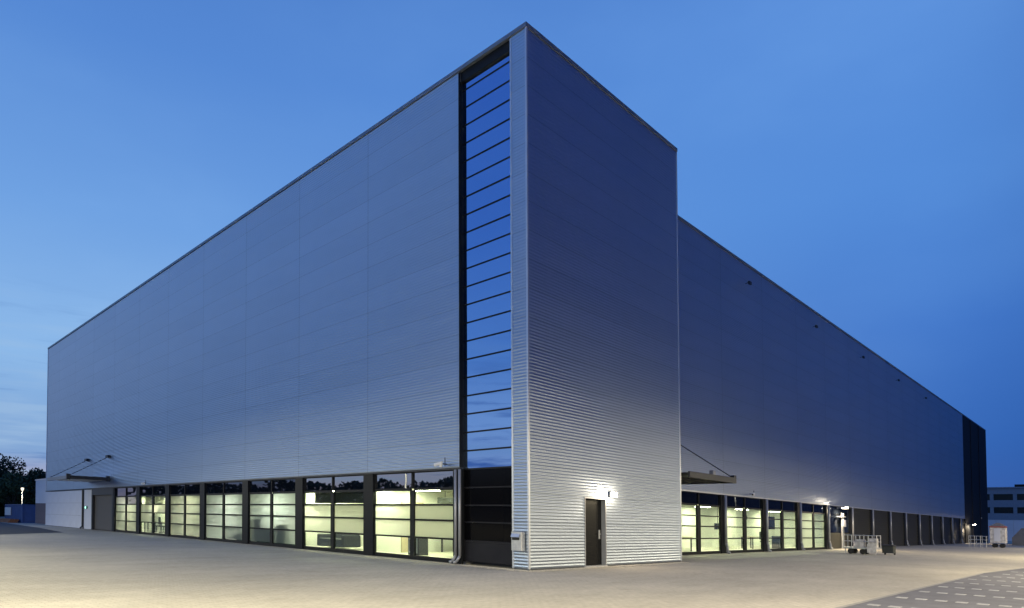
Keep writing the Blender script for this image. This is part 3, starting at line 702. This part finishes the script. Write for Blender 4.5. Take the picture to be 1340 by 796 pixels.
def bracket_flood(org, label, out_, power):
    t_ = thing('wall_floodlight', org, label, 'floodlight', 'lit floodlights on the wing wall'); x, y, z = org
    MB().tube((x, y, z), (x + out_, y, z + .02), .025, 6).build('arm', steel_m, org, t_)
    MB().bev(x + out_ - .05, x + out_ + .22, y - .32, y + .32, z - .02, z + .1, .02).build('housing', steel_m, org, t_)
    MB().box(x + out_ - .03, x + out_ + .2, y - .3, y + .3, z - .035, z - .021).build('lens', lamp_e, org, t_)
    MB().bev(x + out_ + .221, x + out_ + .25, y - .28, y + .28, z - .03, z + .07, .01).build('front_lens', lamp_e, org, t_)
    spot_down('lamp_glow', (x + out_ + .08, y, z - .06), power, WARM, t_, .3); point('lamp_halo', (x + out_ + .35, y, z + .02), power * .2, WARM, t_, .06); return t_
bracket_flood((WX, 36.3, 2.95), 'lit floodlight on the dark bay above the rail sided trailer', .42, 260)
bracket_flood((WX + .03, 87.6, 2.4), 'lit floodlight low on the black block at the far end of the wing', .4, 200)
for k, y in enumerate((21.38, 31.95, 42.5, 53.15, 63.8)):
    o = (WX + .02, y, 15.1)
    if k == 0:
        fl = thing('roof_floodlight', o, 'unlit dark floodlight high on the wing, nearest the tower', 'floodlight', 'unlit floodlights high on the wing')
        MB(0, o).tube((0, 0, 0), (.22, 0, .04), .02, 6).build('arm', dark_metal, o, fl); MB(0, o).bev(.2, .32, -.15, .15, -.08, .08, .02).build('housing', dark_metal, o, fl)
        MB(0, o).box(.21, .31, -.13, .13, -.095, -.081).build('lens', screen_m, o, fl)
    else: copy_thing(fl, o, 'unlit dark floodlight high on the wing, %s from the tower' % ordn[k])
def cctv(org, axis, label, cat='camera'):
    t_ = thing('security_camera', org, label, cat, 'security cameras under the cladding edge'); o = org
    f_ = (0, -1) if axis == 0 else (1, 0); al_ = (1, 0) if axis == 0 else (0, 1)
    q = lambda u, v, z: (u * al_[0] + v * f_[0], u * al_[1] + v * f_[1], z)
    MB(0, o).tube(q(0, 0, .1), q(0, .25, .1), .02, 6).tube(q(.12, .2, .02), q(.12, .2, .3), .015, 6).build('bracket', dark_metal, o, t_)
    MB(0, o).tube(q(0, .25, .1), q(-.05, .25, .0), .05, 8).tube(q(-.28, .3, .06), q(.02, .25, .12), .06, 8).build('housing', white_m, o, t_)
    MB(0, o).tube(q(-.30, .303, .056), q(-.281, .3, .06), .045, 8).build('lens', screen_m, o, t_); return t_
cctv((-3.6, -.02, ZC + .02), 0, 'white security camera on the ledge beside the stair glazing')
cctv((-32.2, -.02, ZC + .02), 0, 'white security camera on the ledge near the far end of the long facade')
cctv((WX + .02, 21.5, ZC + .02), 1, 'white security camera on the wing ledge above the second window bay')
cctv((WX + .04, 95.0, 3.3), 1, 'security camera on the black block at the far end of the wing')
# letter box
o = (-.33, -.03, .58); t_ = thing('letter_box', o, 'grey steel letter box on the narrow strip beside the stair glazing', 'letter box')
MB(0, o).bev(-.21, .2, -.16, 0, 0, .56, .012).build('body', steel_m, o, t_)
MB(0, o).box(-.17, .12, -.168, -.15, .31, .385).build('slot', rubber_m, o, t_)
hh = MB(0, o); hh.face([hh.P(p) for p in ((-.19, -.16, .50), (.14, -.16, .50), (.14, -.21, .40), (-.19, -.21, .40))]); hh.face([hh.P(p) for p in ((-.19, -.21, .40), (.14, -.21, .40), (.14, -.162, .41), (-.19, -.162, .41))]); hh.build('hood', trim, o, t_)
o = (-45.87, -.03, 1.68); t_ = thing('indicator_light', o, 'small glowing green light on the pale wall beside the roller door', 'signal light')
MB(0, o).bev(-.1, .1, -.1, 0, -.08, .1, .015).build('housing', dark_metal, o, t_); MB(0, o).box(-.08, .08, -.12, -.1001, -.06, .07).build('lens', green_e, o, t_)
# reader box by canopy on the tower edge
o = (-47.9, -.02, 1.0)

# ------------------------------------------------------------------ yard things by the wing
def wire_trailer():
    o = (.75, 27.7, 0); t_ = thing('cage_trailer', o, 'galvanised flat trailer with rail sides and white boxes under the lit floodlight', 'trailer')
    x0, x1, y0, y1 = .3, 2.1, 27.25, 28.1
    MB().box(x0, x1, y0, y1, .32, .42).build('deck', steel_m, o, t_)
    r = MB()
    for z in (.75, 1.1):
        for y in (y0 + .03, y1 - .03): r.tube((x0, y, z), (x1, y, z), .022, 6)
        for x in (x0 + .02, x1 - .02): r.tube((x, y0, z), (x, y1, z), .022, 6)
    r.build('rails', steel_m, o, t_)
    ps = None
    for y in (y0 + .03, y1 - .03):
        for k in range(5):
            q = (x0 + .02 + k * (x1 - x0 - .04) / 4, y, .42)
            if ps is None: ps = MB().tube(q, (q[0], q[1], 1.13), .025, 6).build('post', steel_m, q, t_)
            else: copy(ps, q, t_)
    for x, w_, h_ in ((1.15, .45, .42), (1.82, .42, .5)):
        MB().bev(x - w_/2, x + w_/2, 27.32, 27.85, .421, .44 + h_, .02).build('white_box', grey_white, (x, 27.6, .43), t_)
    MB().box(1.6, 2.08, 27.18, 27.24, .12, .62).build('tail_board', grey_white, (1.8, 27.2, .4), t_)
    for x in (.7, 1.35):
        for y in (y0 - .0, y1 - .12):
            MB().tube((x, y, .17), (x, y + .1, .17), .16, 14).build('wheel', rubber_m, (x, y, .2), t_)
    for x in (x0 + .1, x1 - .1): MB().tube((x, y0 + .1, .0), (x, y0 + .1, .32), .03, 6).build('leg', steel_m, (x, y0, 0), t_)
wire_trailer()
o = (2.3, 28.9, 0); t_ = thing('wheeled_bin', o, 'small dark wheeled bin right behind the rail sided trailer', 'bin')
b_ = MB(0, o); b_.bev(-.3, .3, -.28, .28, .1, .52, .03); b_.build('body', chair_m, o, t_); MB(0, o).bev(-.33, .33, -.31, .31, .521, .59, .02).build('lid', dark_metal, o, t_)
for s in (-1, 1): MB(0, o).tube((s*.25-.03, .2, .11), (s*.25+.03, .2, .11), .11, 12).build('wheel', rubber_m, o, t_)
o = (-2.3, 37.3, 0); t_ = thing('service_riser', o, 'grey service pipes with a small box on the dark bay below the floodlight', 'pipework')
for dy_ in (0, .35): MB().tube((WX + .1, 37.0 + dy_, 0), (WX + .1, 37.0 + dy_, 2.6), .04, 8).build('pipe', steel_m, (WX, 37 + dy_, 0), t_)
MB().bev(WX + .03, WX + .25, 37.0, 37.5, 1.6, 2.1, .02).build('meter_box', pipe_m, (WX, 37.2, 1.8), t_)
MB().bev(WX + .03, WX + .2, 35.9, 37.7, 2.3, 2.36, .02).build('cable_tray', pipe_m, (WX, 36, 2.3), t_)
# rack and white trailer at the far end
def rack():
    o = (1.4, 63.6, 0); t_ = thing('guard_rail_frame', o, 'low galvanised rail frame beside the white box trailer', 'railing'); x0, x1, y0, y1 = .9, 2.3, 63.2, 64.2
    for y in (y0, y1):
        for k in range(4):
            x = x0 + k * (x1 - x0) / 3; MB().tube((x, y, 0), (x, y, 1.1), .03, 6).build('post', steel_m, (x, y, 0), t_)
        for z in (.35, .72, 1.07): MB().tube((x0, y, z), (x1, y, z), .025, 6).build('rail', steel_m, (x0, y, z), t_)
rack()
o = (3.15, 64.2, 0); t_ = thing('box_trailer', o, 'small white box trailer with a red roof edge standing beyond the black block', 'trailer')
MB(0, o).bev(-.66, .61, -.5, .5, .45, 1.95, .04).build('body', grey_white, o, t_); MB(0, o).box(-.68, .63, -.52, .52, 1.95, 2.06).build('roof_edge', red_m, o, t_)
rf = MB(0, o); i_ = [rf.P(p) for p in ((-.68, -.52, 2.061), (.63, -.52, 2.061), (.63, .52, 2.061), (-.68, .52, 2.061), (-.15, 0, 2.4), (.1, 0, 2.4))]
for q in ((0, 1, 5, 4), (1, 2, 5), (2, 3, 4, 5), (3, 0, 4)): rf.face([i_[k] for k in q])
rf.build('roof', tarp_m, o, t_)
for s in (-.3, .28):
    for y in (-.43, .31): MB(0, o).tube((s, y, .2), (s, y + .12, .2), .2, 14).build('wheel', rubber_m, o, t_)
MB(0, o).box(-.3, .2, -.515, -.499, .6, 1.85).build('door', plain_m, o, t_)
o = (4.2, 84.5, 0); t_ = thing('tarpaulin_tent', o, 'grey gabled tarpaulin tent at the right edge of the yard', 'tent')
tn = MB(0, o); A = [tn.P(p) for p in ((-2.1, -1.6, 0), (2.6, -1.6, 0), (2.6, -1.6, 1.5), (1.9, -1.4, 2.0), (-1.2, -1.4, 2.05), (-2.1, -1.6, .9))]; Bk = [tn.P(p) for p in ((-2.1, 1.6, 0), (2.6, 1.6, 0), (2.6, 1.6, 1.5), (1.9, 1.4, 2.0), (-1.2, 1.4, 2.05), (-2.1, 1.6, .9))]
tn.face(A); tn.face(Bk[::-1])
for k in range(6): tn.face([A[k], Bk[k], Bk[(k+1) % 6], A[(k+1) % 6]][::-1])
tn.build('cover', tarp_m, o, t_); MB(0, o).tube((.3, -1.62, .75), (.3, -1.55, .75), .22, 12).build('vent_flap', rubber_m, o, t_)

# ------------------------------------------------------------------ far right: hoarding and office building
def office():
    o = (0, 172, 0); t_ = thing('office_building', o, 'pale flat roofed office building with dark strip windows far right', 'building')
    rot = R(0); x0 = -16; x1 = 40; d = MB(0, o)
    d.box(x0, x1, .6, 16, 0, 11.55)
    d.build('wall', backing_m, o, t_)
    for za, zb in ((4.4, 5.9), (7.3, 8.9), (10.3, 11.6)): MB(0, o).box(x0, x1, 0, .6, za, zb).build('facade_band', office_m, (0, 172, za), t_)
    MB(0, o).box(x0 - .3, x1 + .3, -.3, 16.3, 11.6, 11.9).build('roof', office_m, (0, 172, 12), t_)
    MB(0, o).box(x0, x1, 0.05, .6, 0, 4.4).build('base_band', plain_m, o, t_)
    fw_ = fc = None
    for row, (za, zb) in enumerate(((5.9, 7.3), (8.9, 10.3))):
        x = x0; k = 0
        while x < x1 - 1:
            q = (x, 172, za)
            w_ = MB().box(x + .7, x + 4.3, 172.25, 172.3, za, zb).build('window', screen_m, q, t_) if fw_ is None or row == 1 and k == 0 else copy(fw_, q, t_)
            if k == 0: fw_ = w_
            c_ = MB().box(x, x + .7, 172.02, 172.6, za, zb).build('column', office_m, q, t_) if fc is None or row == 1 and k == 0 else copy(fc, q, t_)
            if k == 0: fc = c_
            x += 4.3; k += 1
    MB(0, o).box(-7.5, 30, 4, 14, 11.9, 12.7).build('roof_plant_room', frame_m, (0, 172, 11.9), t_)
office()
def hoarding():
    o = (0, 125, 0); t_ = thing('site_hoarding', o, 'pale blue grey boarded hoarding behind the trailer and tent', 'fence'); bp_ = None
    for k in range(14):
        x = -9.5 + k * 2.4; q = (x, 125, 0)
        if bp_ is None: bp_ = MB().box(x, x + 2.36, 125, 125.06, .1, 3.6).build('board', plain_m, q, t_); ps = MB().box(x - .06, x + .02, 125.06, 125.16, 0, 3.6).build('post', steel_m, q, t_)
        else: copy(bp_, q, t_); copy(ps, q, t_)
hoarding()

# ------------------------------------------------------------------ far left: annex, containers, lamp, trees
t_ = thing('annex_wall', (-62, .6, 0), 'low pale annex wall with dark boards just beyond the far end', 'wall')
MB().box(-66.3, -59.5, .5, .8, 2.05, 4.28).build('upper_wall', plain_m, (-62, .6, 2), t_); MB().box(-66.4, -59.48, .45, .85, 4.28, 4.4).build('coping', trim, (-62, .6, 3.6), t_)
bd = None
for k in range(22):
    q = (-66.3 + k * .309, .5, 0)
    if bd is None: bd = MB().box(q[0], q[0] + .285, .5, .56, .05, 2.04).build('board', gate_m, q, t_)
    else: copy(bd, q, t_)
def container(org, L_, label, D_=2.4, Hh=2.0, mt=blue_m):
    t_ = thing('shipping_container', org, label, 'container', 'blue containers left of the building'); o = org
    m = MB(0, o); n = int(L_ / .3); prof = []
    for k in range(n + 1):
        x = -L_/2 + L_ * k / n
        for dx_, d_ in ((0, 0), (.06, .05), (.15, .05), (.21, 0)): 
            if k < n: prof.append((x + dx_, d_))
    prof.append((L_/2, 0)); r0 = [(m.P((x, -D_/2 + d_, .12)), m.P((x, -D_/2 + d_, Hh - .1))) for x, d_ in prof]
    for a_, b_ in zip(r0, r0[1:]): m.face([a_[0], b_[0], b_[1], a_[1]])
    m.box(-L_/2, L_/2, -D_/2 + .07, D_/2, .12, Hh - .1); m.build('body', mt, o, t_)
    f_ = MB(0, o); f_.box(-L_/2 - .05, L_/2 + .05, -D_/2 - .03, D_/2, Hh - .1, Hh); f_.box(-L_/2 - .05, L_/2 + .05, -D_/2 - .03, D_/2, 0, .12)
    for s in (-1, 1): f_.box(s*L_/2 - .07, s*L_/2 + .07, -D_/2 - .035, -D_/2 + .08, .121, Hh - .101)
    f_.build('frame', mt, o, t_)
    for s in (-.55, .55): MB(0, o).box(L_/2 + .0, L_/2 + .04, s - .5, s + .5, .2, Hh - .15).build('door', mt, o, t_)
    return t_
c1 = container((-74.5, 1.3, 0), 9.0, 'blue container with a white panel at the left edge', 2.4, 1.93)
MB().box(-78.6, -75.5, .0, .06, .75, 1.6).build('white_panel', white_m, (-77, .1, 1.2), c1)
container((-86.5, 5.2, 0), 9.6, 'blue container between the lamp post and the pale annex wall', 2.4, 1.72)
t_ = thing('timber_stack', (-74.5, -.5, 0), 'low rusty brown stack of beams in front of the blue container', 'stack')
bm_ = None
for r in range(2):
    for k in range(4):
        q = (-74.5, -.85 + k * .2 + r * .1, .1 + r * .19)
        if bm_ is None: bm_ = MB().box(q[0] - 3.8, q[0] + 3.8, q[1] - .09, q[1] + .09, q[2] - .09, q[2] + .09).build('beam', wood_m, q, t_)
        else: copy(bm_, q, t_)
def added_lamp(org, h, label, power, arm=(1, 0), col=(1.0, .87, .62)):  # post out of view, added to warm the yard and lower walls
    t_ = thing('street_lamp', org, label, 'street lamp', 'lit yard lamp posts'); o = org
    MB(0, o).tube((0, 0, 0), (0, 0, h), .085, 10, .05).build('pole', steel_m, o, t_); MB(0, o).lathe((0, 0, 0), [(.16, 0), (.16, .04), (.1, .35)], 10).build('base', steel_m, o, t_)
    ax, ay = arm; a_ = math.atan2(ay, ax)
    MB(0, o).tube((0, 0, h - .05), (.5 * ax, .5 * ay, h), .035, 8).build('arm', steel_m, o, t_)
    hd = MB(a_, (o[0], o[1], o[2] + h)); hd.bev(.4, 1.05, -.17, .17, -.02, .1, .03); hd.build('lamp_head', dark_metal, o, t_)
    ln = MB(a_, (o[0], o[1], o[2] + h)); ln.box(.45, 1.0, -.14, .14, -.045, -.021); ln.build('lens', added_lamp_e, o, t_)
    if power: spot_down('lamp_glow', (o[0] + .72 * ax, o[1] + .72 * ay, o[2] + h - .06), power, col, t_, .5)
    return t_
def far_lamp():
    o = (-98.5, 5.0, 0); t_ = thing('street_lamp', o, 'lit lamp post glowing before the dark trees, far left', 'street lamp', 'lit yard lamp posts')
    MB(0, o).tube((0, 0, 0), (0, 0, 3.9), .07, 8, .05).build('pole', white_m, o, t_); MB(0, o).lathe((0, 0, 3.9), [(.06, 0), (.17, .25), (.19, .42), (.08, .5)], 10).build('lens', emitter('far_lamp_lens', (1, .93, .72), 1.5), o, t_)
    MB(0, o).lathe((0, 0, 4.4), [(.22, 0), (.06, .12)], 10).build('cap', dark_metal, o, t_)
    point('lamp_glow', (o[0] + .45, o[1] - .5, 3.3), 120, (1, .9, .65), t_, .1)
far_lamp()
yl = [((20.0, -6.0, 0), 7.0, 'added lit yard lamp post out of view, right of the corner tower', (-1, 0), 1.2), ((17.0, -26, 0), 7.0, 'added lit yard lamp post out of view, farthest behind the viewpoint', (-.7, .7), 1.2),
      ((7.5, -16.8, 0), 6.5, 'added lit yard lamp post out of view, close behind the viewpoint', (0, 1), .62),
      ((-5.0, -21, 0), 6.0, 'added lit yard lamp post out of view, opposite the near half of the long facade', (0, 1), .36), ((-14.5, -18.0, 0), 5.6, 'added lit yard lamp post out of view, opposite the middle of the long facade', (0, 1), 0.22),
      ((-31, -19.0, 0), 5.4, 'added lit yard lamp post out of view, opposite the far half of the long facade', (0, 1), 0.42),
      ((-50, -20.0, 0), 5.4, 'added lit yard lamp post out of view, opposite the roller door', (0, 1), 0.75),
      ((23.0, 30, 0), 6.2, 'added lit yard lamp post out of view, far right across the grey paving', (-1, 0), .95), ((24.0, 44, 0), 6.2, 'added lit yard lamp post out of view, farthest right across the grey paving', (-1, 0), 1.0),
      ((19.0, 14, 0), 6.6, 'added lit yard lamp post out of view, opposite the wing windows', (-1, 0), .85), ((17.5, 36, 0), 7.2, 'added lit yard lamp post out of view, opposite the wire trailer', (-1, 0), .7), ((16.5, 62, 0), 7.2, 'added lit yard lamp post out of view, opposite the louvres', (-1, 0), .5)]
for q, hh_, lab, arm, k in yl: added_lamp(q, hh_, lab, ADDED_LAMP_W * k, arm, (1.0, .85, .54) if q[0] > 15 else (1.0, .92, .61))

def tree(org, h, r, label, mt, seed, n=4200, sp='tree'):
    rr = random.Random(seed); t_ = thing(sp, org, label, 'tree', 'dark trees left of the building'); o = org
    tk = MB(0, o); th = h * .42; tk.tube((0, 0, 0), (0.1, 0, th), .22 * h / 9, 8, .13 * h / 9)
    clumps = []
    for k in range(9):
        a_ = rr.random() * 6.28; e = rr.uniform(.25, .75) * r; z = rr.uniform(.42, .9) * h
        tip = Vector((e * math.cos(a_), e * math.sin(a_), z)); tk.tube((0.1 * .9, 0, th * rr.uniform(.7, 1)), tip, .09 * h / 9, 5, .025); clumps.append((tip, rr.uniform(.3, .5) * r))
    clumps.append((Vector((0, 0, h * .9)), r * .4)); tk.build('trunk', bark_m, o, t_)
    cr = MB(0, o)
    for k in range(n):
        c_, cr_ = rr.choice(clumps); d = Vector((rr.gauss(0, 1), rr.gauss(0, 1), rr.gauss(0, .8))).normalized() * cr_ * rr.random() ** .4
        p = c_ + d; 
        if p.z < h * .12: continue
        s = rr.uniform(.14, .3); u_ = Vector((rr.gauss(0, 1), rr.gauss(0, 1), rr.gauss(0, 1))).normalized(); v_ = u_.cross(Vector((rr.gauss(0, 1), rr.gauss(0, 1), rr.gauss(0, 1)))).normalized()
        cr.quad(p - u_ * s, p + v_ * s * .6, p + u_ * s, p - v_ * s * .6)
    cr.build('crown', mt, o, t_); return t_
tl = [((-128, 5.0), 9.6, 5.0, 'tallest dark tree at the left edge of the picture'), ((-122, 11), 8.0, 3.4, 'second tall dark tree right of the tallest one'),
      ((-128, 14.5), 7.0, 4.0, 'dark round tree behind the lamp post'), ((-124, 17.5), 7.0, 3.8, 'dark tree right behind the pale annex wall'),
      ((-136, 10), 7.8, 4.8, 'dark tree filling the gap behind the lamp post'), ((-120, 7.5), 6.6, 4.0, 'low dark tree below the tallest crown'), ((-134, 22), 7.6, 4.4, 'farthest dark tree, peeping over the annex roof')]
for i, ((x, y), h, r, lab) in enumerate(tl): tree((x, y, 0), h, r, lab, leaf_b if i == 5 else leaf_m, 11 + i)
# hedge mass under those crowns and the wood beyond the yard that the glass reflects
def wood(name, pts, hmin, hmax, n, seed):
    rr = random.Random(seed); m = MB()
    for k in range(n):
        i = rr.random() * (len(pts) - 1); j = int(i); f_ = i - j; x = pts[j][0] * (1 - f_) + pts[j+1][0] * f_; y = pts[j][1] * (1 - f_) + pts[j+1][1] * f_
        hh_ = hmin + (hmax - hmin) * (.5 + .5 * math.sin(i * 9.1 + seed) * math.sin(i * 23.7)); z = rr.random() ** .8 * hh_
        p = Vector((x + rr.gauss(0, 1.5), y + rr.gauss(0, 1.5), z)); s = rr.uniform(.5, 1.1)
        u_ = Vector((rr.gauss(0, 1), rr.gauss(0, 1), rr.gauss(0, 1))).normalized(); v_ = u_.cross(Vector((rr.gauss(0, 1), rr.gauss(0, 1), rr.gauss(0, 1)))).normalized()
        m.quad(p - u_ * s, p + v_ * s * .7, p + u_ * s, p - v_ * s * .7)
    return kind(m.build(name, leaf_m), 'stuff')
wood('hedge', [(-140, -14), (-140, 0), (-138, 10), (-136, 24), (-134, 36)], 4.2, 5.6, 5000, 3)
wood('far_wood', [(-230, -60), (-190, -110), (-130, -140), (-60, -150), (20, -150)], 6.5, 10.0, 14000, 5)
